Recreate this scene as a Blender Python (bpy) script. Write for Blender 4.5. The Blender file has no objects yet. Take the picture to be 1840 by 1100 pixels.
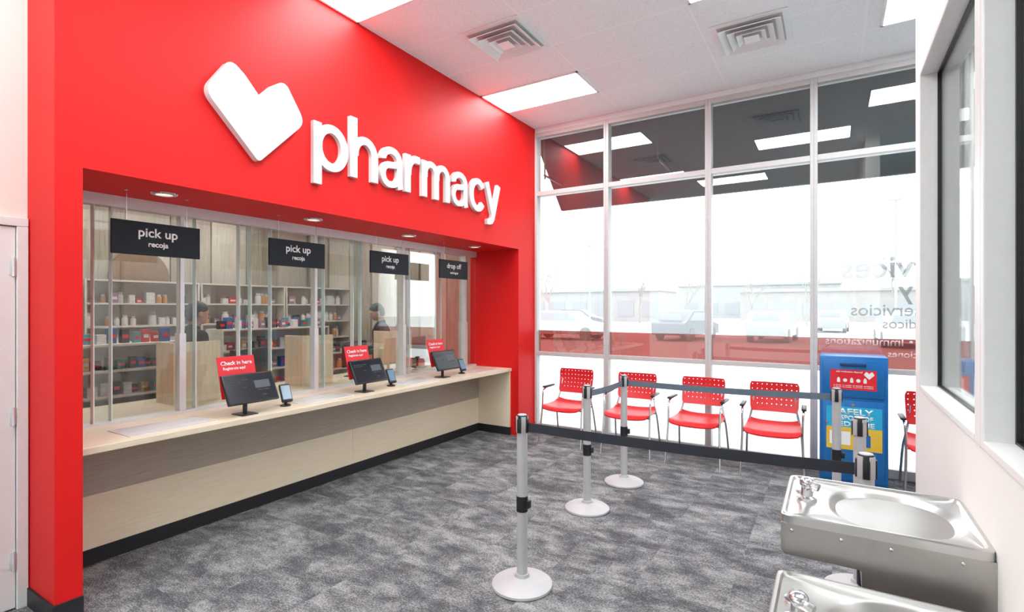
import bpy, bmesh, math, random
from mathutils import Vector, Matrix, Euler
random.seed(7)
D=bpy.data
scene=bpy.context.scene
COL=scene.collection
scene.view_settings.view_transform='Standard'
scene.view_settings.look='None'

# ---------------------------------------------------------------- materials
MATS={}
def mat(name,col,rough=0.5,metal=0.0,var=0.0,vscale=20.0,bump=0.0,bscale=80.0,emit=0.0,spec=0.5,coat=0.0):
    if name in MATS: return MATS[name]
    m=D.materials.new(name); m.use_nodes=True
    nt=m.node_tree; b=nt.nodes['Principled BSDF']
    c=(col[0],col[1],col[2],1)
    b.inputs['Base Color'].default_value=c
    b.inputs['Roughness'].default_value=rough
    b.inputs['Metallic'].default_value=metal
    b.inputs['Specular IOR Level'].default_value=spec
    b.inputs['Coat Weight'].default_value=coat
    if emit>0:
        b.inputs['Emission Color'].default_value=c
        b.inputs['Emission Strength'].default_value=emit
    tc=nt.nodes.new('ShaderNodeTexCoord')
    if var>0:
        n=nt.nodes.new('ShaderNodeTexNoise'); n.inputs['Scale'].default_value=vscale
        n.inputs['Detail'].default_value=4
        r=nt.nodes.new('ShaderNodeValToRGB')
        r.color_ramp.elements[0].position=0.3; r.color_ramp.elements[1].position=0.7
        r.color_ramp.elements[0].color=(max(0,col[0]*(1-var)),max(0,col[1]*(1-var)),max(0,col[2]*(1-var)),1)
        r.color_ramp.elements[1].color=(min(1,col[0]*(1+var)),min(1,col[1]*(1+var)),min(1,col[2]*(1+var)),1)
        nt.links.new(tc.outputs['Object'],n.inputs['Vector'])
        nt.links.new(n.outputs['Fac'],r.inputs['Fac'])
        nt.links.new(r.outputs['Color'],b.inputs['Base Color'])
    if bump>0:
        n2=nt.nodes.new('ShaderNodeTexNoise'); n2.inputs['Scale'].default_value=bscale
        bp=nt.nodes.new('ShaderNodeBump'); bp.inputs['Strength'].default_value=bump
        bp.inputs['Distance'].default_value=0.01
        nt.links.new(tc.outputs['Object'],n2.inputs['Vector'])
        nt.links.new(n2.outputs['Fac'],bp.inputs['Height'])
        nt.links.new(bp.outputs['Normal'],b.inputs['Normal'])
    MATS[name]=m
    return m

def wood(name,c1,c2,stretch=(1,1,14),rough=0.45):
    if name in MATS: return MATS[name]
    m=D.materials.new(name); m.use_nodes=True; nt=m.node_tree; b=nt.nodes['Principled BSDF']
    tc=nt.nodes.new('ShaderNodeTexCoord'); mp=nt.nodes.new('ShaderNodeMapping')
    mp.inputs['Scale'].default_value=stretch
    n=nt.nodes.new('ShaderNodeTexNoise'); n.inputs['Scale'].default_value=5; n.inputs['Detail'].default_value=8
    n.inputs['Roughness'].default_value=0.65
    r=nt.nodes.new('ShaderNodeValToRGB'); r.color_ramp.elements[0].position=0.35; r.color_ramp.elements[1].position=0.65
    r.color_ramp.elements[0].color=(*c1,1); r.color_ramp.elements[1].color=(*c2,1)
    nt.links.new(tc.outputs['Object'],mp.inputs['Vector']); nt.links.new(mp.outputs['Vector'],n.inputs['Vector'])
    nt.links.new(n.outputs['Fac'],r.inputs['Fac']); nt.links.new(r.outputs['Color'],b.inputs['Base Color'])
    b.inputs['Roughness'].default_value=rough
    MATS[name]=m; return m

def glassmat(name,tint=(1,1,1),base=0.04,mul=1.4):
    if name in MATS: return MATS[name]
    m=D.materials.new(name); m.use_nodes=True; nt=m.node_tree
    for n in list(nt.nodes): nt.nodes.remove(n)
    out=nt.nodes.new('ShaderNodeOutputMaterial'); mx=nt.nodes.new('ShaderNodeMixShader')
    tr=nt.nodes.new('ShaderNodeBsdfTransparent'); tr.inputs['Color'].default_value=(*tint,1)
    gl=nt.nodes.new('ShaderNodeBsdfGlossy'); gl.inputs['Roughness'].default_value=0.0
    gl.inputs['Color'].default_value=(1,1,1,1)
    lw=nt.nodes.new('ShaderNodeLayerWeight'); lw.inputs['Blend'].default_value=0.28
    ma=nt.nodes.new('ShaderNodeMath'); ma.operation='MULTIPLY_ADD'; ma.inputs[1].default_value=mul; ma.inputs[2].default_value=base
    ma.use_clamp=True
    nt.links.new(lw.outputs['Fresnel'],ma.inputs[0]); nt.links.new(ma.outputs[0],mx.inputs[0])
    nt.links.new(tr.outputs[0],mx.inputs[1]); nt.links.new(gl.outputs[0],mx.inputs[2]); nt.links.new(mx.outputs[0],out.inputs[0])
    MATS[name]=m; return m

def filmmat(name,tint,alpha_col,fac):
    m=D.materials.new(name); m.use_nodes=True; nt=m.node_tree
    for n in list(nt.nodes): nt.nodes.remove(n)
    out=nt.nodes.new('ShaderNodeOutputMaterial'); mx=nt.nodes.new('ShaderNodeMixShader')
    tr=nt.nodes.new('ShaderNodeBsdfTransparent'); tr.inputs['Color'].default_value=(*tint,1)
    df=nt.nodes.new('ShaderNodeBsdfDiffuse'); df.inputs['Color'].default_value=(*alpha_col,1)
    mx.inputs[0].default_value=fac
    nt.links.new(tr.outputs[0],mx.inputs[1]); nt.links.new(df.outputs[0],mx.inputs[2]); nt.links.new(mx.outputs[0],out.inputs[0])
    return m

def carpetmat():
    m=D.materials.new('carpet'); m.use_nodes=True; nt=m.node_tree; b=nt.nodes['Principled BSDF']
    L=nt.links.new; N=nt.nodes.new
    tc=N('ShaderNodeTexCoord')
    sc=N('ShaderNodeVectorMath'); sc.operation='MULTIPLY'; sc.inputs[1].default_value=(1/0.5,1/0.5,0)
    fl=N('ShaderNodeVectorMath'); fl.operation='FLOOR'
    wn=N('ShaderNodeTexWhiteNoise'); wn.noise_dimensions='3D'
    off=N('ShaderNodeVectorMath'); off.operation='SCALE'; off.inputs['Scale'].default_value=9.0
    ad=N('ShaderNodeVectorMath'); ad.operation='ADD'
    L(tc.outputs['Object'],sc.inputs[0]); L(sc.outputs[0],fl.inputs[0]); L(fl.outputs[0],wn.inputs['Vector'])
    L(wn.outputs['Color'],off.inputs[0]); L(tc.outputs['Object'],ad.inputs[0]); L(off.outputs[0],ad.inputs[1])
    st=N('ShaderNodeMapping'); st.inputs['Scale'].default_value=(1.0,1.7,1.0); L(ad.outputs[0],st.inputs['Vector'])
    n1=N('ShaderNodeTexNoise'); n1.inputs['Scale'].default_value=3.4; n1.inputs['Detail'].default_value=14; n1.inputs['Roughness'].default_value=0.74
    n1.inputs['Distortion'].default_value=0.15
    L(st.outputs[0],n1.inputs['Vector'])
    n2=N('ShaderNodeTexNoise'); n2.inputs['Scale'].default_value=75; n2.inputs['Detail'].default_value=4; n2.inputs['Roughness'].default_value=0.8
    mp=N('ShaderNodeMapping'); mp.inputs['Scale'].default_value=(1,1.6,1)
    L(tc.outputs['Object'],mp.inputs['Vector']); L(mp.outputs[0],n2.inputs['Vector'])
    a1=N('ShaderNodeMath'); a1.operation='MULTIPLY_ADD'; a1.inputs[1].default_value=1.05; L(n2.outputs['Fac'],a1.inputs[0]); L(n1.outputs['Fac'],a1.inputs[2])
    a2=N('ShaderNodeMath'); a2.operation='MULTIPLY_ADD'; a2.inputs[1].default_value=0.05; L(wn.outputs['Value'],a2.inputs[0]); L(a1.outputs[0],a2.inputs[2])
    r=N('ShaderNodeValToRGB'); e=r.color_ramp.elements
    mr=N('ShaderNodeMapRange'); mr.inputs[1].default_value=0.78; mr.inputs[2].default_value=1.30; L(a2.outputs[0],mr.inputs[0])
    e[0].position=0.0; e[0].color=(0.045,0.046,0.050,1)
    e[1].position=1.0; e[1].color=(0.42,0.42,0.42,1)
    k=e.new(0.38); k.color=(0.090,0.092,0.098,1)
    k=e.new(0.54); k.color=(0.165,0.168,0.175,1)
    k=e.new(0.70); k.color=(0.275,0.278,0.283,1)
    L(mr.outputs[0],r.inputs['Fac']); L(r.outputs['Color'],b.inputs['Base Color'])
    b.inputs['Roughness'].default_value=0.95; b.inputs['Specular IOR Level'].default_value=0.15
    bp=N('ShaderNodeBump'); bp.inputs['Strength'].default_value=0.4; bp.inputs['Distance'].default_value=0.006
    L(n2.outputs['Fac'],bp.inputs['Height']); L(bp.outputs[0],b.inputs['Normal'])
    MATS['carpet']=m; return m

def tilemat():
    m=D.materials.new('ceiling_tile'); m.use_nodes=True; nt=m.node_tree; b=nt.nodes['Principled BSDF']
    L=nt.links.new; N=nt.nodes.new
    tc=N('ShaderNodeTexCoord'); sp=N('ShaderNodeSeparateXYZ'); L(tc.outputs['Object'],sp.inputs[0])
    def line(o,period,offset,w):
        a=N('ShaderNodeMath'); a.operation='ADD'; a.inputs[1].default_value=offset; L(o,a.inputs[0])
        p=N('ShaderNodeMath'); p.operation='PINGPONG'; p.inputs[1].default_value=period/2; L(a.outputs[0],p.inputs[0])
        l=N('ShaderNodeMath'); l.operation='LESS_THAN'; l.inputs[1].default_value=w; L(p.outputs[0],l.inputs[0]); return l.outputs[0]
    lx=line(sp.outputs['X'],1.22,2.2,0.009); ly=line(sp.outputs['Y'],0.61,-4.87,0.009)
    mx=N('ShaderNodeMath'); mx.operation='MAXIMUM'; L(lx,mx.inputs[0]); L(ly,mx.inputs[1])
    n=N('ShaderNodeTexNoise'); n.inputs['Scale'].default_value=90; n.inputs['Detail'].default_value=3; L(tc.outputs['Object'],n.inputs['Vector'])
    r=N('ShaderNodeValToRGB'); r.color_ramp.elements[0].position=0.35; r.color_ramp.elements[1].position=0.55
    r.color_ramp.elements[0].color=(0.80,0.88,0.90,1); r.color_ramp.elements[1].color=(0.88,0.96,0.98,1)
    L(n.outputs['Fac'],r.inputs['Fac'])
    mc=N('ShaderNodeMix'); mc.data_type='RGBA'; L(mx.outputs[0],mc.inputs[0]); L(r.outputs['Color'],mc.inputs[6]); mc.inputs[7].default_value=(0.94,0.98,0.99,1)
    L(mc.outputs[2],b.inputs['Base Color']); b.inputs['Roughness'].default_value=0.9
    bp=N('ShaderNodeBump'); bp.inputs['Strength'].default_value=0.5; bp.inputs['Distance'].default_value=0.006
    L(mx.outputs[0],bp.inputs['Height']); L(bp.outputs[0],b.inputs['Normal'])
    return m

RED=mat('red_paint',(0.70,0.009,0.009),0.55,var=0.03,vscale=1.5,bump=0.03,bscale=200,spec=0.25)
WHITE=mat('white_paint',(0.84,0.89,0.90),0.6,var=0.02,vscale=2,bump=0.03,bscale=150)
WALLR=mat('warm_white_paint',(0.82,0.83,0.80),0.6,var=0.02,vscale=2,bump=0.03,bscale=150)
CREAM=mat('cream_paint',(0.80,0.76,0.70),0.6,var=0.02,vscale=2)
SIGNW=mat('sign_white',(0.74,0.75,0.74),0.5,var=0.01,spec=0.3)
FRAME=mat('aluminium_frame',(0.58,0.58,0.57),0.4,0.1,var=0.03)
BLACK=mat('black_plastic',(0.012,0.012,0.015),0.4,var=0.1)
BASEB=mat('black_rubber',(0.015,0.015,0.018),0.5,var=0.15)
SCREEN=mat('dark_screen',(0.018,0.02,0.026),0.2,var=0.05,spec=0.3)
CHROME=mat('chrome',(0.70,0.70,0.71),0.18,1.0,var=0.02)
STEEL=mat('stainless_steel',(0.60,0.59,0.57),0.30,1.0,var=0.04,vscale=4)
STEELD=mat('brushed_steel',(0.46,0.44,0.42),0.34,1.0,var=0.06,vscale=5)
SILVER=mat('silver_paint',(0.50,0.50,0.51),0.5,0.15,var=0.03)
REDPL=mat('red_plastic',(0.64,0.010,0.015),0.4,var=0.04)
REDSIGN=mat('red_print',(0.72,0.012,0.025),0.5,var=0.02)
MAPLE=wood('maple_laminate',(0.82,0.69,0.50),(0.89,0.78,0.60),(14,1,14))
MAPLEV=wood('maple_panel',(0.70,0.56,0.39),(0.80,0.67,0.50),(9,9,1))
TAUPE=wood('taupe_laminate',(0.41,0.345,0.27),(0.49,0.425,0.345),(14,1,14))
TOPM=wood('counter_laminate',(0.68,0.57,0.42),(0.76,0.66,0.51),(10,1,10),0.35)
LIT=mat('light_panel',(0.95,0.98,1.0),0.5,emit=20.0,var=0.0)
LIT2=mat('downlight_lens',(1,0.93,0.82),0.5,emit=0.8)
BLUE=mat('blue_steel',(0.012,0.15,0.44),0.35,0.1,var=0.05)
CYAN=mat('cyan_print',(0.02,0.42,0.66),0.5,var=0.03)
YEL=mat('yellow_print',(0.80,0.52,0.05),0.5,var=0.03)
GREYTX=filmmat('grey_vinyl',(0.68,0.69,0.70),(0.8,0.8,0.8),0.36)
GLASS=glassmat('window_glass',(0.97,0.985,0.98),0.055,0.9)
GLASS2=glassmat('screen_glass',(0.96,0.98,0.97),0.03,0.5)
GLASS3=glassmat('side_glass',(0.95,0.97,0.96),0.03,0.6)
CARPET=carpetmat(); TILE=tilemat()

# ---------------------------------------------------------------- builder
class MB:
    def __init__(s): s.bm=bmesh.new()
    def _tf(s,vs,T):
        if T is not None:
            for v in vs: v.co=T@v.co
    def box(s,x0,x1,y0,y1,z0,z1,bev=0.0,T=None,seg=2):
        r=bmesh.ops.create_cube(s.bm,size=1.0); vs=r['verts']
        for v in vs: v.co=Vector(((x0+x1)/2+v.co.x*(x1-x0),(y0+y1)/2+v.co.y*(y1-y0),(z0+z1)/2+v.co.z*(z1-z0)))
        if bev>0:
            es=list({e for v in vs for e in v.link_edges})
            before=set(s.bm.verts)-set(vs)
            bmesh.ops.bevel(s.bm,geom=es,offset=bev,segments=seg,affect='EDGES',profile=0.5)
            vs=[v for v in s.bm.verts if v not in before]
        s._tf(vs,T); return s
    def cyl(s,p0,p1,r0,r1=None,seg=24,T=None):
        p0=Vector(p0);p1=Vector(p1); r1=r0 if r1 is None else r1
        d=p1-p0; q=d.to_track_quat('Z','Y').to_matrix().to_4x4()
        M=Matrix.Translation((p0+p1)/2)@q
        r=bmesh.ops.create_cone(s.bm,cap_ends=True,segments=seg,radius1=r0,radius2=r1,depth=d.length,matrix=M)
        s._tf(r['verts'],T); return s
    def tube(s,pts,r,seg=10,T=None,smooth=0):
        P=[Vector(p) for p in pts]
        for _ in range(smooth):
            Q=[P[0]]
            for a,b in zip(P[:-1],P[1:]): Q+= [a*0.75+b*0.25,a*0.25+b*0.75]
            Q.append(P[-1]); P=Q
        rings=[]; n=None
        for i,p in enumerate(P):
            t=(P[min(i+1,len(P)-1)]-P[max(i-1,0)]).normalized()
            if n is None:
                n=t.orthogonal().normalized()
            n=(n-t*n.dot(t)).normalized(); b=t.cross(n)
            rr=r[i] if isinstance(r,(list,tuple)) else r
            ring=[s.bm.verts.new(p+n*math.cos(2*math.pi*k/seg)*rr+b*math.sin(2*math.pi*k/seg)*rr) for k in range(seg)]
            rings.append(ring)
        for a,b in zip(rings[:-1],rings[1:]):
            for k in range(seg): s.bm.faces.new((a[k],a[(k+1)%seg],b[(k+1)%seg],b[k]))
        s.bm.faces.new(rings[0][::-1]); s.bm.faces.new(rings[-1])
        s._tf([v for g in rings for v in g],T); return s
    def lathe(s,prof,c=(0,0,0),seg=40,T=None):
        rings=[]; allv=[]
        for (r,z) in prof:
            if r<1e-6:
                v=s.bm.verts.new((c[0],c[1],c[2]+z)); rings.append([v]); allv.append(v)
            else:
                g=[s.bm.verts.new((c[0]+r*math.cos(2*math.pi*k/seg),c[1]+r*math.sin(2*math.pi*k/seg),c[2]+z)) for k in range(seg)]
                rings.append(g); allv+=g
        for a,b in zip(rings[:-1],rings[1:]):
            for k in range(seg):
                k2=(k+1)%seg
                if len(a)==1 and len(b)==1: continue
                if len(a)==1: s.bm.faces.new((a[0],b[k2],b[k]))
                elif len(b)==1: s.bm.faces.new((a[k],a[k2],b[0]))
                else: s.bm.faces.new((a[k],a[k2],b[k2],b[k]))
        s._tf(allv,T); return s
    def prism(s,poly,depth,T=None,bev=0.0):
        a=[s.bm.verts.new((x,y,0)) for x,y in poly]; b=[s.bm.verts.new((x,y,depth)) for x,y in poly]
        f1=s.bm.faces.new(a[::-1]); f2=s.bm.faces.new(b); n=len(poly)
        fs=[f1,f2]
        for k in range(n): fs.append(s.bm.faces.new((a[k],a[(k+1)%n],b[(k+1)%n],b[k])))
        vs=a+b
        if bev>0:
            before=set(s.bm.verts)-set(vs)
            bmesh.ops.bevel(s.bm,geom=list(f2.edges),offset=bev,segments=2,affect='EDGES',profile=0.5)
            vs=[v for v in s.bm.verts if v not in before]
        s._tf(vs,T); return s
    def ell(s,c,r,T=None,u=20,v=14):
        q=bmesh.ops.create_uvsphere(s.bm,u_segments=u,v_segments=v,radius=1.0)
        for w in q['verts']: w.co=Vector((c[0]+w.co.x*r[0],c[1]+w.co.y*r[1],c[2]+w.co.z*r[2]))
        s._tf(q['verts'],T); return s
    def cap(s,p0,p1,r0,r1):
        s.cyl(p0,p1,r0,r1,seg=14); s.ell(p0,(r0,)*3,u=14,v=8); s.ell(p1,(r1,)*3,u=14,v=8); return s
    def mesh(s,name,smooth=True,ang=35):
        me=D.meshes.new(name); bmesh.ops.recalc_face_normals(s.bm,faces=s.bm.faces[:]); s.bm.to_mesh(me); s.bm.free()
        if smooth:
            me.polygons.foreach_set('use_smooth',[True]*len(me.polygons)); me.set_sharp_from_angle(angle=math.radians(ang))
        return me
    def obj(s,name,m,parent=None,loc=(0,0,0),rot=(0,0,0),smooth=True,label=None,ang=35):
        me=s.mesh(name,smooth,ang); me.materials.append(m)
        return mkobj(name,me,parent,loc,rot,label)
def mkobj(name,me,parent=None,loc=(0,0,0),rot=(0,0,0),label=None):
    o=D.objects.new(name,me); COL.objects.link(o); o.location=loc; o.rotation_euler=rot
    if parent: o.parent=parent
    if label: o['label']=label
    return o
def root(name,label,cat,loc=(0,0,0),rot=(0,0,0),group=None):
    o=D.objects.new(name,None); o.empty_display_size=0.1; COL.objects.link(o); o.location=loc; o.rotation_euler=rot
    return tag(o,label,cat,group)
def tag(o,label,cat,group=None):
    o['label']=label; o['category']=cat
    if group: o['group']=group
    return o
def struct(o): o['kind']='structure'; return o
def dup(src,loc,rot=None,label=None):
    n=src.copy(); COL.objects.link(n); n.location=loc
    if rot is not None: n.rotation_euler=rot
    if label: n['label']=label
    for ch in list(src.children):
        c=ch.copy(); COL.objects.link(c); c.parent=n
        for g in list(ch.children):
            h=g.copy(); COL.objects.link(h); h.parent=c
    return n
def sbox(name,b,m,bev=0.0,smooth=False):
    return struct(MB().box(*b,bev=bev).obj(name,m,smooth=smooth))

def textmesh(body,w=None,h=None,bold=0.0,extrude=0.001,align='CENTER',space=1.0):
    cu=D.curves.new('t','FONT'); cu.body=body; cu.size=1.0; cu.offset=bold; cu.extrude=0.0; cu.align_x='LEFT'
    cu.space_character=space; cu.resolution_u=6
    o=D.objects.new('t',cu); COL.objects.link(o)
    dg=bpy.context.evaluated_depsgraph_get(); dg.update()
    me=D.meshes.new_from_object(o.evaluated_get(dg)); D.objects.remove(o); D.curves.remove(cu)
    xs=[v.co.x for v in me.vertices]; ys=[v.co.y for v in me.vertices]
    x0,x1,y0,y1=min(xs),max(xs),min(ys),max(ys)
    sx=w/(x1-x0) if w else None; sy=h/(y1-y0) if h else None
    if sx is None: sx=sy
    if sy is None: sy=sx
    bm=bmesh.new(); bm.from_mesh(me); bmesh.ops.remove_doubles(bm,verts=bm.verts[:],dist=1e-5)
    cx=(x0+x1)/2 if align=='CENTER' else (x0 if align=='LEFT' else x1)
    for v in bm.verts: v.co.x=(v.co.x-cx)*sx; v.co.y=(v.co.y-y0)*sy
    if extrude>0:
        r=bmesh.ops.extrude_face_region(bm,geom=bm.faces[:])
        for g in r['geom']:
            if isinstance(g,bmesh.types.BMVert): g.co.z+=extrude
        bmesh.ops.recalc_face_normals(bm,faces=bm.faces[:])
    bm.to_mesh(me); bm.free(); me.materials.clear(); return me
MX=Matrix(((0,0,1,0),(1,0,0,0),(0,1,0,0),(0,0,0,1)))   # text facing +X
MYN=Matrix(((1,0,0,0),(0,0,-1,0),(0,1,0,0),(0,0,0,1)))  # text facing -Y
MYP=Matrix(((-1,0,0,0),(0,0,1,0),(0,1,0,0),(0,0,0,1)))  # text facing +Y
def text(name,body,m,basis,pos,parent=None,**k):
    me=textmesh(body,**k); me.transform(Matrix.Translation(pos)@basis); me.materials.append(m)
    return mkobj(name,me,parent)

def roundpoly(pts,n=8):
    out=[]; N=len(pts)
    for i in range(N):
        p=Vector(pts[i][:2]); a=Vector(pts[i-1][:2]); b=Vector(pts[(i+1)%N][:2]); r=pts[i][2]
        if r<=0: out.append(tuple(p)); continue
        u=(a-p).normalized(); v=(b-p).normalized(); ang=u.angle(v); t=r/math.tan(ang/2)
        t=min(t,(a-p).length*0.49,(b-p).length*0.49)
        A=p+u*t; B=p+v*t
        for k in range(n+1):
            s=k/n; q=A*(1-s)**2+p*2*s*(1-s)+B*s*s; out.append((q.x,q.y))
    return out

# ---------------------------------------------------------------- key dimensions
H=4.05; XW=-3.42; YW=6.17; XG=-4.12; Y0=1.17; Y1=5.72; ZO=2.39; XR=0.40
# ---------------------------------------------------------------- structure
sbox('floor',(-8.2,3.2,-4.2,YW+0.1,-0.1,0.0),CARPET)
sbox('ceiling',(XW-0.5,3.2,-4.2,YW+0.1,H,H+0.1),TILE)
m=MB(); m.box(XG-0.06,XW,1.05,YW,ZO,H); m.box(XG-0.06,XW,1.05,Y0,0,ZO); m.box(XG-0.06,XW,Y1,YW,0,ZO)
struct(m.obj('wall_left',RED,smooth=False))
sbox('wall_door_side',(-4.0,-3.8,-4.2,1.05,0,H),CREAM)
sbox('wall_back',(-4.0,3.2,-4.3,-4.1,0,H),WHITE)
sbox('wall_far_side',(3.1,3.2,-4.1,YW,0,H),WHITE)
# right wall with window opening
m=MB(); YA,YB,ZA,ZB=0.5,3.45,1.21,2.88
m.box(XR,XR+0.16,-4.1,3.68,0,ZA); m.box(XR,XR+0.16,-4.1,3.68,ZB,H); m.box(XR,XR+0.16,YB,3.68,ZA,ZB); m.box(XR,XR+0.16,-4.1,YA,ZA,ZB)
struct(m.obj('wall_right',WALLR,smooth=False))
WINW=mat('white_window_frame',(0.76,0.78,0.77),0.4,var=0.02)
def sidewin(n,a,b):
    m=MB(); x0,x1=XR+0.0,XR+0.12; t=0.035
    m.box(x0-0.012,x1,a,a+t,ZA,ZB,0.004); m.box(x0-0.012,x1,b-t,b,ZA,ZB,0.004); m.box(x0-0.012,x1,a+t,b-t,ZA,ZA+t*0.8,0.004); m.box(x0-0.012,x1,a+t,b-t,ZB-t,ZB,0.004)
    f=struct(m.obj('window_%d'%n,WINW,smooth=False))
    g=MB(); x=XR+0.060; q=0.012
    g.box(x,x+0.02,a+t,a+t+q,ZA+t*.8,ZB-t); g.box(x,x+0.02,b-t-q,b-t,ZA+t*.8,ZB-t); g.box(x,x+0.02,a+t,b-t,ZA+t*.8,ZA+t*.8+q*.6); g.box(x,x+0.02,a+t,b-t,ZB-t-q,ZB-t)
    g.obj('gasket',BLACK,f,smooth=False)
    MB().box(x+0.008,x+0.012,a+t,b-t,ZA+t*.8,ZB-t).obj('pane',GLASS3,f,smooth=False)
sidewin(6,2.16,YB); sidewin(7,YA,2.12)
sbox('trim_5',(XR-0.012,XR+0.12,2.12,2.16,ZA,ZB),WINW)

# ---- window wall
XS=[XW,-2.404,-1.19,-0.16,1.05,2.1,3.1]
def bay(n,xa,xb):
    m=MB(); fw=0.033; y0,y1=YW-0.03,YW+0.09
    m.box(xa,xa+fw,y0,y1,0.0,3.99,0.004); m.box(xb-fw,xb,y0,y1,0.0,3.99,0.004)
    for z0,z1 in((0.0,0.09),(1.0,1.05),(3.14,3.20),(3.93,3.99)): m.box(xa+fw,xb-fw,y0,y1,z0,z1,0.004)
    f=struct(m.obj('window_%d'%n,FRAME,smooth=False))
    g=MB()
    for z0,z1 in((0.09,1.0),(1.05,3.14),(3.20,3.93)): g.box(xa+fw,xb-fw,YW+0.028,YW+0.034,z0,z1)
    g.obj('pane',GLASS,f,smooth=False)
    return f
BAND=filmmat('red_film',(0.66,0.37,0.35),(0.62,0.22,0.19),0.30)
bays=[]
for i in range(len(XS)-1):
    f=bay(i+1 if i<5 else 8,XS[i],XS[i+1]); bays.append(f)
    MB().box(XS[i]+.033,XS[i+1]-.033,YW+0.036,YW+0.038,1.05,1.335).obj('vinyl_band',BAND,f,smooth=False,label='translucent red vinyl band on the glass')
sbox('wall_front',(XW-5.0,3.2,YW-0.02,YW+0.1,3.99,H),WHITE)
f=bays[3]
yy=YW+0.040
WTX=mat('white_vinyl',(0.85,0.85,0.85),0.6)
PKTX=mat('pale_pink_vinyl',(0.80,0.62,0.60),0.6)
text('lettering','services',GREYTX,MYP,(0.08,yy,1.93),f,w=0.95,bold=0.015,extrude=0.001,align='RIGHT')
text('lettering','y',GREYTX,MYP,(0.54,yy,1.67),f,w=0.12,bold=0.015,extrude=0.001,align='RIGHT')
text('lettering','servicios',GREYTX,MYP,(0.16,yy,1.56),f,w=0.56,bold=0.008,extrude=0.001,align='RIGHT')
text('lettering','m\u00e9dicos',GREYTX,MYP,(0.42,yy,1.44),f,w=0.42,bold=0.005,extrude=0.001,align='RIGHT')
text('lettering','y \u2022 Immunizations',PKTX,MYP,(-0.06,yy-0.013,1.245),f,w=0.80,bold=0.008,extrude=0.0005,align='RIGHT')
text('lettering','\u2022 Vacunaciones',PKTX,MYP,(0.46,yy-0.013,1.16),f,w=0.55,bold=0.008,extrude=0.0005,align='RIGHT')

# ---- door at left
ALU=mat('brushed_aluminium',(0.72,0.73,0.74),0.4,0.4,var=0.03)
sbox('trim_1',(-3.8,-3.765,0.997,1.045,0,2.082),WINW,0.003)
sbox('trim_2',(-3.8,-3.765,-0.05,-0.002,0,2.082),WINW,0.003)
sbox('trim_3',(-3.8,-3.765,-0.05,1.045,2.083,2.13),WINW,0.003)
d=sbox('door_1',(-3.8,-3.778,0.0,0.994,0.01,2.078),mat('white_door',(0.8,0.8,0.8),0.5,var=0.02),0.003)
for z in (0.27,1.05,1.86):
    m=MB(); m.cyl((-3.768,0.985,z-0.05),(-3.768,0.985,z+0.05),0.007,seg=12); m.box(-3.779,-3.774,0.968,1.000,z-0.045,z+0.045,0.001)
    m.obj('hinge',ALU,d)
h=MB(); h.cyl((-3.778,0.08,1.0),(-3.72,0.08,1.0),0.012); h.cyl((-3.72,0.08,1.0),(-3.72,0.2,1.0),0.01); h.lathe([(0,0.01),(0.03,0.01),(0.03,0),(0,0)],T=Matrix.Translation((-3.778,0.08,1.0))@Matrix.Rotation(math.pi/2,4,'Y')); h.obj('handle',CHROME,d)

sbox('baseboard_left',(XW,XW+0.012,1.05,Y0,0,0.1),BASEB)
sbox('baseboard_left_end',(-3.8,XW+0.012,1.038,1.05,0,0.1),BASEB)
sbox('baseboard_left_far',(XW,XW+0.012,Y1,YW-0.03,0,0.1),RED)
sbox('baseboard_right',(XR-0.012,XR,-4.1,3.68,0,0.1),BASEB)

# ---------------------------------------------------------------- counter
XB=-4.03; XF=-3.52
c=root('service_counter','long maple service counter with taupe front panel and black toe kick','counter',(XB,3.45,0))
def P(b,name,m,bev=0.0,label=None):
    x0,x1,y0,y1,z0,z1=b
    return MB().box(x0-XB,x1-XB,y0-3.45,y1-3.45,z0,z1,bev).obj(name,m,c,smooth=False,label=label)
P((-4.95,XF,Y0+.002,Y1-.002,0.82,0.86),'countertop',TOPM,0.004)
P((-4.10,XB,Y0+.002,3.55,0.10,0.44),'front_panel',MAPLE)
P((-4.10,XB,3.553,Y1-.03,0.10,0.44),'front_panel',MAPLE)
P((-4.10,XB-0.001,Y0+.002,Y1-.03,0.44,0.82),'apron',TAUPE,label='taupe laminate apron')
P((-4.10,XB+0.006,Y0+.002,Y1-.03,0.0,0.10),'toe_kick',BASEB,label='black rubber base strip')
P((-4.03,XF-.02,Y1-.03,Y1-.002,0.10,0.82),'end_panel',MAPLE)
P((-4.03,XF-.014,Y1-.036,Y1-.002,0.0,0.10),'toe_kick',BASEB,label='black rubber base strip')

# ---------------------------------------------------------------- glass screen
g=root('glass_screen','tall sliding clear glass screen in aluminium track above counter','glass partition',(XG,3.45,0.86))
def G(b,name,m,bev=0.0):
    x0,x1,y0,y1,z0,z1=b
    return MB().box(x0-XG,x1-XG,y0-3.45,y1-3.45,z0-.86,z1-.86,bev).obj(name,m,g,smooth=False)
G((XG-.045,XG+.045,Y0,Y1,2.315,ZO),'track',ALU); G((XG-.04,XG+.04,Y0,Y1,0.86,0.882),'track',ALU)
EDGE=mat('glass_edge',(0.66,0.74,0.73),0.15,var=0.02)
ys=[Y0,1.46,2.0,2.44,2.66,3.17,3.62,4.34,4.9,5.5,Y1]
for i in range(len(ys)-1):
    dx=0.018 if i%2 else -0.018
    G((XG+dx-.003,XG+dx+.003,ys[i]+0.002,ys[i+1]+(0.10 if i<len(ys)-2 else -0.002),0.882,2.315),'pane',GLASS2)
for y in (1.46,1.56,2.10,2.44,2.54,2.72,3.27,3.62,3.72,4.44,4.9,5.0): G((XG-.022,XG+.022,y-0.003,y+0.004,0.882,2.315),'glass_edge',EDGE)
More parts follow.
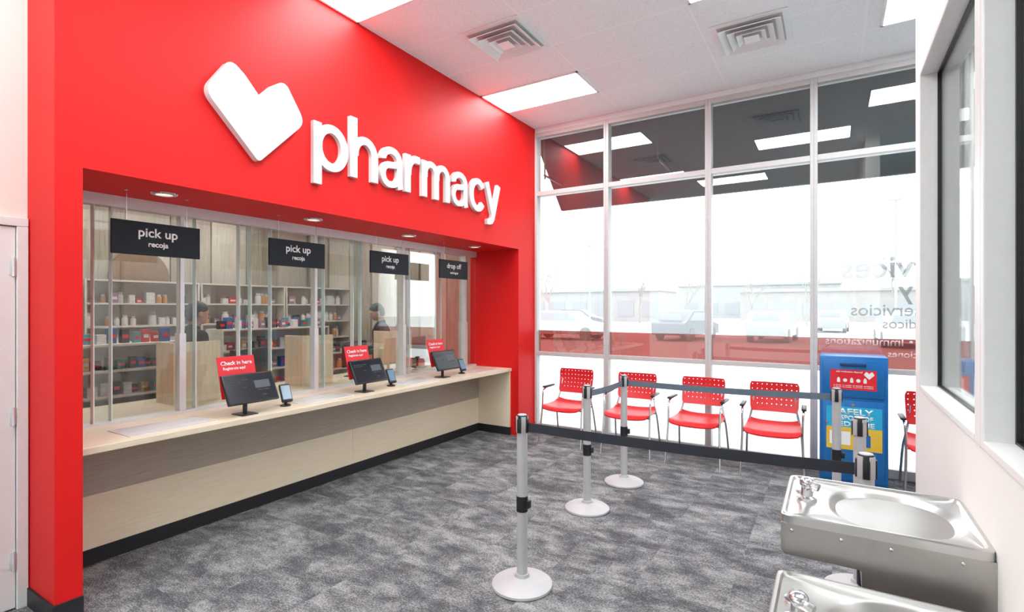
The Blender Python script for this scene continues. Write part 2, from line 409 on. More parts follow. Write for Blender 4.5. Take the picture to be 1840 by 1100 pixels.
for y in (2.0,3.17,4.34,5.5): G((XG-.03,XG+.03,y-0.014,y+0.014,0.882,2.315),'post',ALU)
for y in (2.0,3.17,4.34,5.5): G((XG-.034,XG+.036,y-0.022,y+0.022,0.883,1.45),'handle_channel',ALU)

# ---------------------------------------------------------------- hanging signs
SIGNB=mat('black_sign',(0.014,0.018,0.024),0.5,var=0.1,spec=0.2)
def hsign(y,t1,t2,label,w1,w2):
    o=root('hanging_sign',label,'sign',(-3.8,y,1.98),group='hanging signs over the counter')
    MB().box(-0.008,0.008,-0.265,0.265,0,0.215,0.002).obj('sign_board',SIGNB,o,smooth=False)
    text('lettering',t1,WTX,MX,(0.0085,0,0.10),o,w=w1,bold=0.018,extrude=0.001)
    text('lettering',t2,WTX,MX,(0.0085,0,0.045),o,w=w2,bold=0.025,extrude=0.001)
    for s in(-0.18,0.18): MB().cyl((0,s,0.21),(0,s,ZO-1.98-0.006),0.0022,seg=8).lathe([(0,0),(0.012,0),(0.012,-0.006),(0,-0.006)],c=(0,s,ZO-1.98),seg=16).obj('hanger_rod',CHROME,o)
hsign(1.705,'pick up','recoja','black hanging sign with white lettering reading pick up',0.235,0.12)
hsign(2.765,'pick up','recoja','black hanging sign with white lettering reading pick up',0.235,0.12)
hsign(3.825,'pick up','recoja','black hanging sign with white lettering reading pick up',0.235,0.12)
hsign(4.865,'drop off','entregue','black hanging sign with white lettering reading drop off',0.27,0.15)

dl=root('downlight','round recessed downlight with white trim in red soffit','ceiling light',(-3.75,1.72,ZO),group='downlights in the soffit')
MB().lathe([(0.05,-0.001),(0.05,-0.008),(0.075,-0.006),(0.078,0.0)],seg=32).obj('trim_ring',CHROME,dl)
MB().lathe([(0,-0.002),(0.05,-0.002),(0.05,-0.0005),(0,-0.0005)],seg=32).obj('lens',LIT2,dl)
for y in(2.88,4.05,5.22): dup(dl,(-3.75,y,ZO))

# ---------------------------------------------------------------- troffers + vents
def troffer(x,y,label='long rectangular white ceiling light panel'):
    o=root('ceiling_light_panel',label,'ceiling light',(x,y,H),group='rectangular ceiling light panels')
    m=MB(); a,b=0.60,0.295
    m.box(-a,a,-b,-b+.02,-0.012,0); m.box(-a,a,b-.02,b,-0.012,0); m.box(-a,-a+.02,-b,b,-0.012,0); m.box(a-.02,a,-b,b,-0.012,0)
    m.obj('trim_frame',WHITE,o,smooth=False)
    MB().box(-a+.02,a-.02,-b+.02,b-.02,-0.008,-0.002).obj('diffuser',LIT,o,smooth=False)
for (x,y) in((-2.81,5.15),(-2.81,2.77),(-2.81,0.32),(-0.37,3.95),(-1.6,1.9),(-1.6,-0.8),(-2.81,-2.1),(0.95,5.15),(-0.2,-2.2),(2.2,3.95)):
    troffer(x,y)
DARK=mat('dark_duct',(0.05,0.05,0.05),0.8); DUCT=mat('grey_duct',(0.55,0.56,0.57),0.8); VW=mat('vent_white',(0.88,0.94,0.95),0.5)
def vent(x,y):
    o=root('air_vent','square white four-way ceiling air vent with angled louvres','air vent',(x,y,H),group='ceiling air vents')
    m=MB()
    def ring(bm,ro,zo,ri,zi):
        A=[bm.verts.new((sx*ro,sy*ro,zo)) for sx,sy in((-1,-1),(1,-1),(1,1),(-1,1))]
        B=[bm.verts.new((sx*ri,sy*ri,zi)) for sx,sy in((-1,-1),(1,-1),(1,1),(-1,1))]
        A2=[bm.verts.new((v.co.x,v.co.y,v.co.z+0.006)) for v in A]; B2=[bm.verts.new((v.co.x,v.co.y,v.co.z+0.006)) for v in B]
        for k in range(4):
            j=(k+1)%4
            bm.faces.new((A[k],A[j],B[j],B[k])); bm.faces.new((A2[k],A2[j],B2[j],B2[k]))
            bm.faces.new((A[k],A[j],A2[j],A2[k])); bm.faces.new((B[k],B[j],B2[j],B2[k]))
    ring(m.bm,0.30,-0.008,0.255,-0.010)
    m.obj('flange',WHITE,o,smooth=False)
    for ro,zo,ri,zi in((0.245,-0.042,0.195,-0.012),(0.18,-0.047,0.13,-0.015),(0.115,-0.052,0.075,-0.02)):
        q=MB(); ring(q.bm,ro,zo,ri,zi); q.obj('louvre',VW,o,smooth=False)
    MB().box(-.06,.06,-.06,.06,-0.054,-0.048).obj('centre_plate',VW,o,smooth=False)
    MB().box(-.255,.255,-.255,.255,-0.008,-0.001).obj('duct_opening',DUCT,o,smooth=False)
vent(-2.5,3.96); vent(-0.6,5.0)

# ---------------------------------------------------------------- heart + lettering
HP=[(0,0,0.03),(0.37,0.38,0.10),(0.20,0.635,0.09),(0.10,0.565,0.12),(0,0.455,0.0),(-0.10,0.565,0.12),(-0.20,0.635,0.09),(-0.37,0.38,0.10)]
poly=roundpoly(HP,10)
m=MB(); m.prism(poly,0.05,bev=0.003,T=MX)
hb=root('heart_sign','thick white heart emblem mounted on red wall','sign',(XW,2.145,2.645))
m.obj('heart',SIGNW,hb,ang=25)
ps=root('wall_lettering','large white raised letters spelling pharmacy on red wall','sign',(XW,2.60,2.60))
def arcpts(cx,cy,rx,ry,a0,a1,n=20):
    return [(cx+rx*math.cos(math.radians(a0+(a1-a0)*k/n)),cy+ry*math.sin(math.radians(a0+(a1-a0)*k/n))) for k in range(n+1)]
DEP=[0.038]
def stroke(mb,path,wv,wh,T,closed=False):
    depth=DEP[0]; DEP[0]+=0.0006
    L=[];R=[]; N=len(path)
    for i,p in enumerate(path):
        if closed: a=Vector(path[(i-1)%N]); b=Vector(path[(i+1)%N])
        else: a=Vector(path[max(i-1,0)]); b=Vector(path[min(i+1,N-1)])
        t=(b-a).normalized(); n=Vector((-t.y,t.x))
        w=(wv*abs(n.x)+wh*abs(n.y))/ (abs(n.x)+abs(n.y))/2
        L.append((p[0]+n.x*w,p[1]+n.y*w)); R.append((p[0]-n.x*w,p[1]-n.y*w))
    bm=mb.bm
    def mk(p,z): return bm.verts.new(T@Vector((p[0],p[1],z)))
    l0=[mk(p,0) for p in L]; r0=[mk(p,0) for p in R]; l1=[mk(p,depth) for p in L]; r1=[mk(p,depth) for p in R]
    for i in range(N if closed else N-1):
        j=(i+1)%N
        bm.faces.new((l1[i],l1[j],r1[j],r1[i])); bm.faces.new((l0[i],l0[j],r0[j],r0[i]))
        bm.faces.new((l0[i],l0[j],l1[j],l1[i])); bm.faces.new((r0[i],r0[j],r1[j],r1[i]))
    if not closed:
        bm.faces.new((l0[0],r0[0],r1[0],l1[0])); bm.faces.new((l0[-1],r0[-1],r1[-1],l1[-1]))
S=0.078; HZ=0.064; XH=0.36; DS=-0.125; AS=0.50
def letter(ch,x):
    T=Matrix.Translation((0,x,0.125))@MX@Matrix.Diagonal((0.955,1,1,1))
    DEP[0]=0.038
    mb=MB(); s=S
    def rect(x0,x1,y0,y1): mb.box(x0,x1,y0,y1,0,0.0374,T=T)
    if ch=='p':
        rect(0,s,DS,XH-0.005)
        stroke(mb,arcpts(0.178,XH/2,0.134,XH/2-HZ/2+0.004,-180,171,40),s,HZ,T,closed=True)
    if ch=='h':
        rect(0,s,0,AS)
        stroke(mb,[(s/2+.012,0.19)]+arcpts(0.167,0.205,0.115,XH-HZ/2-0.205+0.004,180,0,24)+[(0.282,0.0)],s,HZ,T)
    if ch=='r':
        rect(0,s,0,XH-0.005)
        stroke(mb,[(s/2+.01,0.17)]+arcpts(0.158,0.19,0.108,XH-HZ/2-0.19+0.002,180,100,14)+[(0.212,XH-HZ/2-0.002)],s*.9,HZ+0.006,T)
    if ch=='m':
        rect(0,s,0,XH-0.005)
        for dx in (0,0.188):
            stroke(mb,[(dx+s/2+.008,0.2)]+arcpts(dx+0.138,0.235,0.090,XH-HZ/2-0.235+0.004,180,0,20)+[(dx+0.228,0.0)],s*.97,HZ*.95,T)
    if ch=='a':
        stroke(mb,[(0.046,0.242)]+arcpts(0.150,0.242,0.108,XH-HZ/2-0.242+0.004,170,0,20)+[(0.258,0.09),(0.262,0.04),(0.272,0.0)],s*.95,HZ*.95,T)
        stroke(mb,[(0.235,0.215),(0.18,0.205)]+arcpts(0.125,0.112,0.085,0.088,105,270,18)+arcpts(0.145,0.112,0.105,0.086,-85,-10,10),s*0.85,HZ*.9,T)
    if ch=='c':
        stroke(mb,arcpts(0.165,XH/2,0.124,XH/2-HZ/2+0.005,35,325,40),s,HZ,T)
    if ch=='y':
        stroke(mb,[(0.042,XH),(0.172,0.02)],s*1.02,HZ,T); stroke(mb,[(0.300,XH),(0.180,0.0),(0.165,-0.045),(0.14,-0.075),(0.10,-0.088),(0.045,-0.088)],s*0.95,HZ,T)
    mb.obj('letter',SIGNW,ps,smooth=False)
x=0.0
for ch,wd in zip('pharmacy',(0.352,0.322,0.312,0.222,0.456,0.312,0.292,0.34)):
    letter(ch,x); x+=(wd+0.022)*0.955

# ---------------------------------------------------------------- check-in monitors
def monitor(x,y,lab):
    o=root('check_in_monitor',lab,'monitor',(x,y,0.86),group='check-in monitors on the counter')
    MB().box(-0.07,0.07,-0.06,0.06,0,0.008,0.003).obj('stand_base',BLACK,o)
    MB().cyl((0,0,0.006),(0,0,0.12),0.016).obj('stand_pole',BLACK,o)
    T=Matrix.Translation((0.02,0.03,0.19))@Matrix.Rotation(math.radians(-27),4,'Y')
    MB().box(-0.012,0.012,-0.195,0.195,-0.115,0.115,0.006,T=T).obj('monitor_housing',BLACK,o)
    s=MB().box(0.0118,0.0128,-0.183,0.183,-0.103,0.103,T=T).obj('screen',SCREEN,o,smooth=False)
    GT=mat('screen_text',(0.075,0.085,0.10),0.5,var=0.05)
    for k,(tx,w,dz,dy) in enumerate((('Hello there! Get started',0.15,0.06,-0.09),('by scanning code',0.10,0.04,-0.115),('here',0.03,0.0,-0.05),('Enter number',0.09,-0.03,0.09),('Next',0.03,-0.07,0.09))):
        me=textmesh(tx,w=w,bold=0.01,extrude=0.0005); me.transform(T@Matrix.Translation((0.0131,dy,dz))@MX); me.materials.append(GT); mkobj('screen_text',me,s)
    MB().box(0.0128,0.0132,0.03,0.15,-0.01,0.05,T=T).obj('screen_window',GT,s,smooth=False)
    T2=Matrix.Translation((-0.075,0.01,0.29))@Matrix.Rotation(math.radians(-14),4,'Y')
    hd=MB().box(-0.003,0.003,-0.16,0.12,-0.17,0.135,0.001,T=T2).obj('header_sign',REDSIGN,o,smooth=False,label='red header sign reading check in here')
    for tx,w,dz,dy in(('Check in here',0.235,0.07,-0.02),('Reg\u00edstrate aqu\u00ed',0.17,0.03,-0.04),):
        me=textmesh(tx,w=w,bold=0.025,extrude=0.0006); me.transform(T2@Matrix.Translation((0.0034,dy,dz))@MX); me.materials.append(WTX); mkobj('lettering',me,hd)
ML='black touchscreen on a stand with red check-in header behind'
monitor(-3.66,2.22,ML); monitor(-3.70,3.40,ML); monitor(-3.72,4.56,ML)

BLU2=mat('reader_screen',(0.16,0.26,0.36),0.2,var=0.1)
cr=root('card_reader','small black card payment terminal with blue screen on counter','card reader',(-3.70,2.58,0.86),(0,0,math.radians(-12)),group='card readers on the counter')
MB().lathe([(0,0),(0.04,0),(0.04,0.01),(0.012,0.02),(0.012,0.06),(0,0.06)],seg=24).obj('stand_base',BLACK,cr)
T=Matrix.Translation((0.0,0,0.10))@Matrix.Rotation(math.radians(-28),4,'Y')
MB().box(-0.014,0.014,-0.042,0.042,-0.075,0.075,0.008,T=T).obj('housing',BLACK,cr)
MB().box(0.0138,0.0148,-0.034,0.034,-0.055,0.06,T=T).obj('screen',BLU2,cr,smooth=False)
for y in(3.78,4.94): dup(cr,(-3.74,y,0.86))
MATM=mat('clear_mat',(0.74,0.74,0.73),0.10,var=0.04,vscale=8)
MTX=mat('mat_print',(0.36,0.35,0.34),0.5)
mt=root('counter_mat','thin glossy pale grey notice mat lying on the maple counter','counter mat',(-3.74,1.72,0.86),(0,0,0),group='mats on the counter')
MB().box(-0.15,0.15,-0.26,0.26,0,0.004,0.001).obj('mat_sheet',MATM,mt,smooth=False)
for xx in(0.13,-0.10,0.02): MB().box(xx,xx+0.004,-0.22,0.22,0.004,0.0044).obj('printed_line',MTX,mt,smooth=False)
for y in(2.94,4.12,5.26): dup(mt,(-3.76,y,0.86))

# ---------------------------------------------------------------- chairs
def chair_build():
    o=root('waiting_chair','red plastic chair with perforated back, chrome legs, black armrests','chair',(0,0,0),group='red waiting chairs along the window')
    m=MB(); nx,ny=12,12; W=0.25
    def sp(i,j,dz):
        u=i/nx*2-1; v=j/ny
        y=-0.235+0.44*v; x=u*(W-0.02*max(0,v-0.5))
        z=0.452-0.035*max(0,(0.22-v)/0.22)**2+0.022*abs(u)**3+0.03*max(0,(v-0.75)/0.25)**2-0.012*math.sin(math.pi*v)
        r=1-0.10*max(0,(0.12-v)/0.12)**2-0.1*max(0,(v-0.88)/0.12)**2
        return (x*r,y,z+dz)
    T=[[m.bm.verts.new(sp(i,j,0)) for j in range(ny+1)] for i in range(nx+1)]
    B=[[m.bm.verts.new(sp(i,j,-0.014)) for j in range(ny+1)] for i in range(nx+1)]
    for i in range(nx):
        for j in range(ny):
            m.bm.faces.new((T[i][j],T[i+1][j],T[i+1][j+1],T[i][j+1])); m.bm.faces.new((B[i][j],B[i][j+1],B[i+1][j+1],B[i+1][j]))
    for i in range(nx):
        m.bm.faces.new((T[i][0],B[i][0],B[i+1][0],T[i+1][0])); m.bm.faces.new((T[i][ny],T[i+1][ny],B[i+1][ny],B[i][ny]))
    for j in range(ny):
        m.bm.faces.new((T[0][j],T[0][j+1],B[0][j+1],B[0][j])); m.bm.faces.new((T[nx][j],B[nx][j],B[nx][j+1],T[nx][j+1]))
    m.obj('seat',REDPL,o,ang=60)
    m=MB(); cols,rows=10,6; cw,chh=0.046,0.049; hr=0.0056
    def bp(x,z,t):
        zz=z/(rows*chh); k=1.0-0.10*max(0,(0.12-zz)/0.12)**1.5-0.08*max(0,(zz-0.86)/0.14)**1.5-0.05*(1-zz)
        X=x*k; y=0.205+0.06*zz-0.35*X*X*1.0+0.02*math.sin(zz*3)
        n=Vector((0.7*X,-1,0.2)).normalized()
        return Vector((X,y,0.575+z))+n*t
    for t in (0.0,0.008):
        cache={}
        def V(x,z):
            k=(round(x,5),round(z,5))
            if k not in cache: cache[k]=m.bm.verts.new(bp(x,z,t))
            return cache[k]
        for i in range(cols):
            for j in range(rows):
                cx=(i+0.5-cols/2)*cw; cz=(j+0.5)*chh
                oc=[(cx+cw/2,cz),(cx+cw/2,cz+chh/2),(cx,cz+chh/2),(cx-cw/2,cz+chh/2),(cx-cw/2,cz),(cx-cw/2,cz-chh/2),(cx,cz-chh/2),(cx+cw/2,cz-chh/2)]
                O=[V(*p) for p in oc]
                hole=not(j==0)
                I=[V(cx+hr*math.cos(k*math.pi/4),cz+hr*math.sin(k*math.pi/4)) for k in range(8)]
                for k in range(8): m.bm.faces.new((O[k],O[(k+1)%8],I[(k+1)%8],I[k]))
                if not hole: m.bm.faces.new(I)
    rim=[]
    for i in range(cols*2+1): rim.append((i*cw/2-cols*cw/2,0))
    for j in range(1,rows*2+1): rim.append((cols*cw/2,j*chh/2))
    for i in range(1,cols*2+1): rim.append((cols*cw/2-i*cw/2,rows*chh))
    for j in range(1,rows*2): rim.append((-cols*cw/2,rows*chh-j*chh/2))
    A=[m.bm.verts.new(bp(*p,0)) for p in rim]; Bq=[m.bm.verts.new(bp(*p,0.008)) for p in rim]
    for k in range(len(rim)): m.bm.faces.new((A[k],A[(k+1)%len(rim)],Bq[(k+1)%len(rim)],Bq[k]))
    bmesh.ops.remove_doubles(m.bm,verts=m.bm.verts[:],dist=1e-5)
    m.obj('backrest',REDPL,o,ang=60)
    for sx in(-1,1):
        MB().tube([(sx*0.275,-0.25,0.0),(sx*0.262,-0.20,0.30),(sx*0.258,-0.18,0.43),(sx*0.262,-0.16,0.62),(sx*0.268,-0.10,0.655),(sx*0.27,0.12,0.66)],0.0105,smooth=2).obj('front_leg',CHROME,o)
        MB().tube([(sx*0.265,0.27,0.0),(sx*0.25,0.19,0.36),(sx*0.235,0.175,0.45),(sx*0.20,0.215,0.60),(sx*0.19,0.245,0.74)],0.0105,smooth=2).obj('rear_leg',CHROME,o)
        MB().box(sx*0.27-0.022,sx*0.27+0.022,-0.12,0.14,0.658,0.68,0.009,seg=3).obj('armrest',BLACK,o)
    MB().tube([(-0.258,-0.15,0.425),(0.258,-0.15,0.425)],0.009).obj('cross_bar',CHROME,o)
    MB().tube([(-0.24,0.17,0.425),(0.24,0.17,0.425)],0.009).obj('cross_bar',CHROME,o)
    return o
ch=chair_build(); ch.location=(-2.74,5.76,0); ch['label']='red perforated plastic chair beside the red wall corner'
dup(ch,(-1.95,5.76,0),(0,0,math.radians(2)),'red perforated plastic chair with chrome legs by window')
dup(ch,(-1.22,5.76,0),(0,0,math.radians(-2)),'red perforated plastic chair with chrome legs by window')
dup(ch,(-0.50,5.74,0),(0,0,math.radians(2)),'red perforated plastic chair beside blue disposal kiosk')
dup(ch,(0.80,5.76,0),(0,0,math.radians(0)),'red perforated plastic chair past the blue kiosk')

# ---------------------------------------------------------------- stanchions
def stan():
    o=root('queue_stanchion','silver queue stanchion post with black belt head and domed base','stanchion',(0,0,0),group='queue barrier stanchions')
    MB().lathe([(0,0),(0.175,0),(0.18,0.006),(0.178,0.018),(0.16,0.03),(0.11,0.042),(0.06,0.05),(0.045,0.058),(0.04,0.075),(0,0.075)],seg=56).obj('base',SILVER,o)
    MB().cyl((0,0,0.07),(0,0,0.905),0.031,seg=32).obj('post',SILVER,o)
    m=MB(); m.lathe([(0,0.905),(0.032,0.905),(0.032,1.0),(0.029,1.006),(0,1.006)],seg=32)
    for a in range(4):
        T=Matrix.Rotation(a*math.pi/2,4,'Z'); m.box(0.028,0.040,-0.012,0.012,0.905,0.985,0.002,T=T)
    m.obj('belt_head',BLACK,o)
    m=MB()
    for a in range(4):
        T=Matrix.Rotation(a*math.pi/2+math.pi/4,4,'Z'); m.box(0.0255,0.0340,-0.0135,0.0135,0.905,1.0,0.001,T=T)
    m.lathe([(0,1.006),(0.027,1.006),(0.026,1.01),(0,1.011)],seg=32)
    m.obj('head_trim',SILVER,o,label='silver head trim')
    m=MB(); m.lathe([(0.0,0.44),(0.034,0.44),(0.034,0.53),(0.0,0.53)],seg=32); m.box(0.03,0.055,-0.015,0.015,0.465,0.51,0.004)
    m.obj('lower_belt_socket',BLACK,o)
    return o
st=[]
pos=[(-1.56,2.65),(-1.70,3.93),(-1.66,4.70),(0.03,4.81),(0.135,3.60),(0.125,2.72)]
s0=stan(); s0.location=(*pos[0],0); st.append(s0)
for p in pos[1:]: st.append(dup(s0,(*p,0)))
BELT=mat('black_belt',(0.02,0.024,0.035),0.6,var=0.1); BELT2=mat('grey_blue_belt',(0.12,0.16,0.21),0.5,var=0.08)
def belt(i,j,m,lab):
    a=Vector((*pos[i],0)); b=Vector((*pos[j],0)); d=(b-a); L=d.length; u=d/L; n=Vector((-u.y,u.x,0))
    bm=MB(); N=16; V=[]
    for k in range(N+1):
        t=k/N; s=0.041+(L-0.082)*t; sag=-0.012*4*t*(1-t)
        row=[]
        for off in(-0.001,0.001):
            for z in(0.912,0.964): 
                q=u*s+n*off; row.append(bm.bm.verts.new((q.x,q.y,z+sag)))
        V.append(row)
    for p,q in zip(V[:-1],V[1:]):
        bm.bm.faces.new((p[0],q[0],q[1],p[1])); bm.bm.faces.new((p[2],p[3],q[3],q[2])); bm.bm.faces.new((p[0],p[2],q[2],q[0])); bm.bm.faces.new((p[1],q[1],q[3],p[3]))
    bm.bm.faces.new(V[0]); bm.bm.faces.new(V[-1])
    o=bm.obj('queue_belt',m,None,loc=(pos[i][0],pos[i][1],0)); tag(o,lab,'barrier belt','retractable queue belts')
belt(0,5,BELT,'long black retractable belt stretched between two stanchions'); belt(1,2,BELT2,'short grey-blue retractable belt between two stanchions'); belt(2,3,BELT2,'long grey-blue retractable belt between two stanchions')
for s,l in zip(st,('silver stanchion with long black belt standing on carpet','silver stanchion with short grey-blue belt','silver stanchion joining two grey-blue belts','silver stanchion in front of blue kiosk','silver stanchion standing alone near kiosk','silver stanchion beside the drinking fountain receiving black belt')): s['label']=l

# ---------------------------------------------------------------- blue kiosk
k=root('disposal_kiosk','blue steel medicine disposal box with red and cyan posters','disposal box',(0.16,5.78,0))
MB().box(-0.26,0.26,-0.18,0.20,0.03,1.20,0.012).obj('cabinet',BLUE,k)
MB().box(-0.25,0.25,-0.17,0.19,0.0,0.03).obj('plinth',BASEB,k,smooth=False)
m=MB(); m.box(-0.235,0.235,-0.192,-0.18,0.83,1.17,0.006); m.obj('drop_door',BLUE,k)
m=MB(); m.box(-0.10,0.10,-0.212,-0.19,1.115,1.14,0.005); m.obj('handle',mat('dark_blue_steel',(0.006,0.05,0.17),0.4),k)
MB().box(-0.235,0.235,-0.192,-0.18,0.08,0.80,0.006).obj('lower_door',BLUE,k)
MB().cyl((0.0,-0.192,0.765),(0.0,-0.2,0.765),0.014).obj('lock',CHROME,k)
MB().cyl((-0.2,-0.192,0.60),(-0.2,-0.2,0.60),0.012).obj('lock',CHROME,k)
p=MB().box(-0.175,0.175,-0.1945,-0.192,0.90,1.08).obj('red_poster',REDSIGN,k,smooth=False)
hp=[(x*0.11,y*0.11) for x,y in roundpoly(HP,5)]
MB().prism(hp,0.001,T=Matrix.Translation((0.12,-0.1945,1.0))@MYN).obj('heart_mark',WTX,p,smooth=False)
text('lettering','safe medication disposal',WTX,MYN,(-0.03,-0.1945,1.05),p,w=0.2,bold=0.02,extrude=0.0008)
for i,dx in enumerate((-0.11,-0.06,-0.01,0.04,0.09)):
    m=MB()
    if i%2==0: m.prism([(-.012,-.02),(.012,-.02),(.012,.012),(.007,.016),(.007,.024),(-.007,.024),(-.007,.016),(-.012,.012)],0.001,T=Matrix.Translation((dx,-0.1945,0.985))@MYN)
    else: m.prism([(0.016*math.cos(a*math.pi/8),0.016*math.sin(a*math.pi/8)) for a in range(16)],0.001,T=Matrix.Translation((dx,-0.1945,0.985))@MYN)
    m.obj('pictogram',WTX,p,smooth=False)
for z in(0.93,0.915): text('lettering','no liquids  no needles  no aerosols  no inhalers',WTX,MYN,(0,-0.1945,z),p,w=0.3,bold=0.01,extrude=0.0008)
p=MB().box(-0.205,0.215,-0.1945,-0.192,0.56,0.745).obj('cyan_poster',CYAN,k,smooth=False)
for tx,z,w in(('SAFELY',0.675,0.30),('DISPOSE OF',0.625,0.30),('MEDICINE',0.57,0.32)):
    text('lettering',tx,WTX,MYN,(0.0,-0.1945,z),p,w=w,h=0.042 if tx!='SAFELY' else 0.055,bold=0.02,extrude=0.0008)
p=MB().box(-0.205,0.215,-0.1945,-0.192,0.36,0.56).obj('yellow_poster',YEL,k,smooth=False)
MB().prism([(-.05,-.055),(.05,-.055),(.05,.05),(.035,.055),(.035,.075),(-.035,.075),(-.035,.055),(-.05,.05)],0.001,T=Matrix.Translation((0.08,-0.1945,0.45))@MYN).obj('pictogram',BLUE,p,smooth=False)
MB().box(-0.18,-0.02,-0.1955,-0.1945,0.40,0.52).obj('pictogram',WTX,p,smooth=False)

# ---------------------------------------------------------------- drinking fountains
def fountain(y,zt,lab):
    W=0.245; X0=-0.275; X1=0.275
    o=root('drinking_fountain',lab,'drinking fountain',(0.125,y,zt),group='wall drinking fountains')
    m=MB(); N=96
    def ring(f,z): return [m.bm.verts.new((*f(2*math.pi*i/N),z)) for i in range(N)]
    def sup(a,b,e,cx=0,cy=0):
        def f(t):
            c,s=math.cos(t),math.sin(t); return (cx+a*math.copysign(abs(c)**(2/e),c),cy+b*math.copysign(abs(s)**(2/e),s))
        return f
    A,B=0.275,W
    specs=[(sup(A,B,22),-0.03),(sup(A,B,22),-0.004),(sup(A-.004,B-.004,20),0.0),(sup(A-.012,B-.012,18),0.0),(sup(A-.018,B-.018,16),-0.008),
           (sup(0.195,0.21,2.4,0.05),-0.011),(sup(0.182,0.197,2.4,0.05),-0.017),(sup(0.165,0.18,2.3,0.05),-0.030),(sup(0.13,0.145,2.2,0.05),-0.048),(sup(0.08,0.09,2.1,0.04),-0.058),(sup(0.03,0.03,2,0.02),-0.061)]
    R=[ring(f,z) for f,z in specs]
    for a,b in zip(R[:-1],R[1:]):
        for i in range(N): m.bm.faces.new((a[i],a[(i+1)%N],b[(i+1)%N],b[i]))
    m.bm.faces.new(R[-1])
    m.obj('basin',STEEL,o,ang=40)
    prof=[(X0+.002,-0.03),(X0+.002,-0.12),(X0+0.014,-0.135),(-0.05,-0.135),(-0.045,-0.14),(-0.045,-0.20),(X1,-0.20),(X1,-0.03)]
    T=Matrix(((1,0,0,0),(0,0,-1,W-.002),(0,1,0,0),(0,0,0,1)))
    MB().prism(prof,2*W-.004,T=T).obj('body',STEELD,o,smooth=False,label='brushed steel fountain body')
    for xx in(-0.24,-0.10,0.03,0.2):
        MB().ell((xx,-W-0.001,-0.05),(0.006,0.003,0.006),u=12,v=8).obj('rivet',CHROME,o)
    m=MB(); m.lathe([(0,-0.01),(0.034,-0.01),(0.032,0.002),(0.020,0.008),(0.016,0.04),(0.022,0.046),(0.022,0.062),(0.014,0.07),(0,0.07)],c=(-0.205,-0.03,0),seg=28)
    m.tube([(-0.205,-0.03,0.035),(-0.205,-0.06,0.055),(-0.19,-0.085,0.066),(-0.165,-0.095,0.06)],0.014,smooth=1)
    m.ell((-0.20,-0.07,0.072),(0.024,0.034,0.014)); m.obj('bubbler',CHROME,o)
    m=MB(); m.lathe([(0,0),(0.030,0),(0.030,0.006),(0,0.009)],c=(-0.215,0.07,-0.008),seg=32); m.obj('push_button',CHROME,o)
    m=MB(); cz=(-0.045,0.02,-0.040)
    m.lathe([(0,0.000),(0.046,0.000),(0.048,-0.02),(0,-0.02)],c=cz,seg=36)
    for r in(0.010,0.020,0.030,0.040): m.lathe([(r,0.003),(r+0.006,0.003),(r+0.006,-.002),(r,-.002)],c=cz,seg=32)
    m.obj('drain_grille',CHROME,o,label='round slotted drain grille')
    return o
fountain(2.22,0.945,'upper stainless steel wall drinking fountain with oval bowl')
fountain(1.64,0.80,'lower stainless steel wall drinking fountain with oval bowl')

# ---------------------------------------------------------------- pharmacy interior (behind the glass)
PW=mat('beige_wall',(0.52,0.46,0.39),0.7,var=0.06,vscale=1.5)
sbox('wall_pharmacy_back',(-8.2,-8.0,0.6,YW,0,3.1),PW)
sbox('wall_pharmacy_far',(-8.2,XG-.06,YW-0.15,YW-0.02,0,3.1),mat('grey_beige_wall',(0.44,0.39,0.34),0.7,var=0.06,vscale=2))
sbox('wall_pharmacy_near',(-8.2,-4.0,0.6,0.7,0,3.1),PW)
sbox('ceiling_pharmacy',(-8.2,XG-.06,0.6,YW,3.1,3.2),WHITE)
sbox('floor_pharmacy',(-8.2,-4.95,0.7,YW-.15,0.0,0.006),mat('vinyl_floor',(0.5,0.46,0.41),0.4,var=0.1,vscale=3))
LS=mat('light_panel_soft',(1,0.97,0.93),0.5,emit=17.0)
for i,(x,y) in enumerate(((-5.4,1.9),(-5.4,3.6),(-5.4,5.2),(-7.0,2.7),(-7.0,4.4))):
    o=root('ceiling_light_panel','rectangular white ceiling light panel inside the pharmacy','ceiling light',(x,y,3.1),group='pharmacy room light panels')
    MB().box(-0.5,0.5,-0.15,0.15,-0.012,-0.001).obj('diffuser',LS,o,smooth=False)
pm=wood('wall_panel_wood',(0.33,0.275,0.22),(0.48,0.42,0.35),(3,9,0.5))
pm2=wood('wall_panel_pale',(0.50,0.45,0.39),(0.60,0.55,0.48),(3,9,0.5))
for i in range(9):
    sbox('trim_%d'%(10+i),(-8.0,-7.96-(i%2)*0.02,0.95+i*0.56,0.95+i*0.56+0.53,2.0,3.1),pm if i%2 else pm2)
for i in range(7):
    sbox('trim_%d'%(20+i),(-4.3-i*0.52-0.49,-4.3-i*0.52,YW-0.19+(i%2)*.02,YW-0.15,0.9,3.1),pm2 if i%2 else pm)
dsc=MB().lathe([(0,0),(0.36,0),(0.36,0.02),(0.34,0.025),(0,0.025)],seg=56,T=Matrix.Rotation(math.pi/2,4,'Y')).obj('wall_disc',mat('brown_disc',(0.26,0.17,0.11),0.5,var=0.1),None,(-7.95,3.34,2.06))
tag(dsc,'large round brown disc mounted on pharmacy wall','wall disc')
SHW=mat('shelf_white',(0.70,0.66,0.59),0.5,var=0.04)
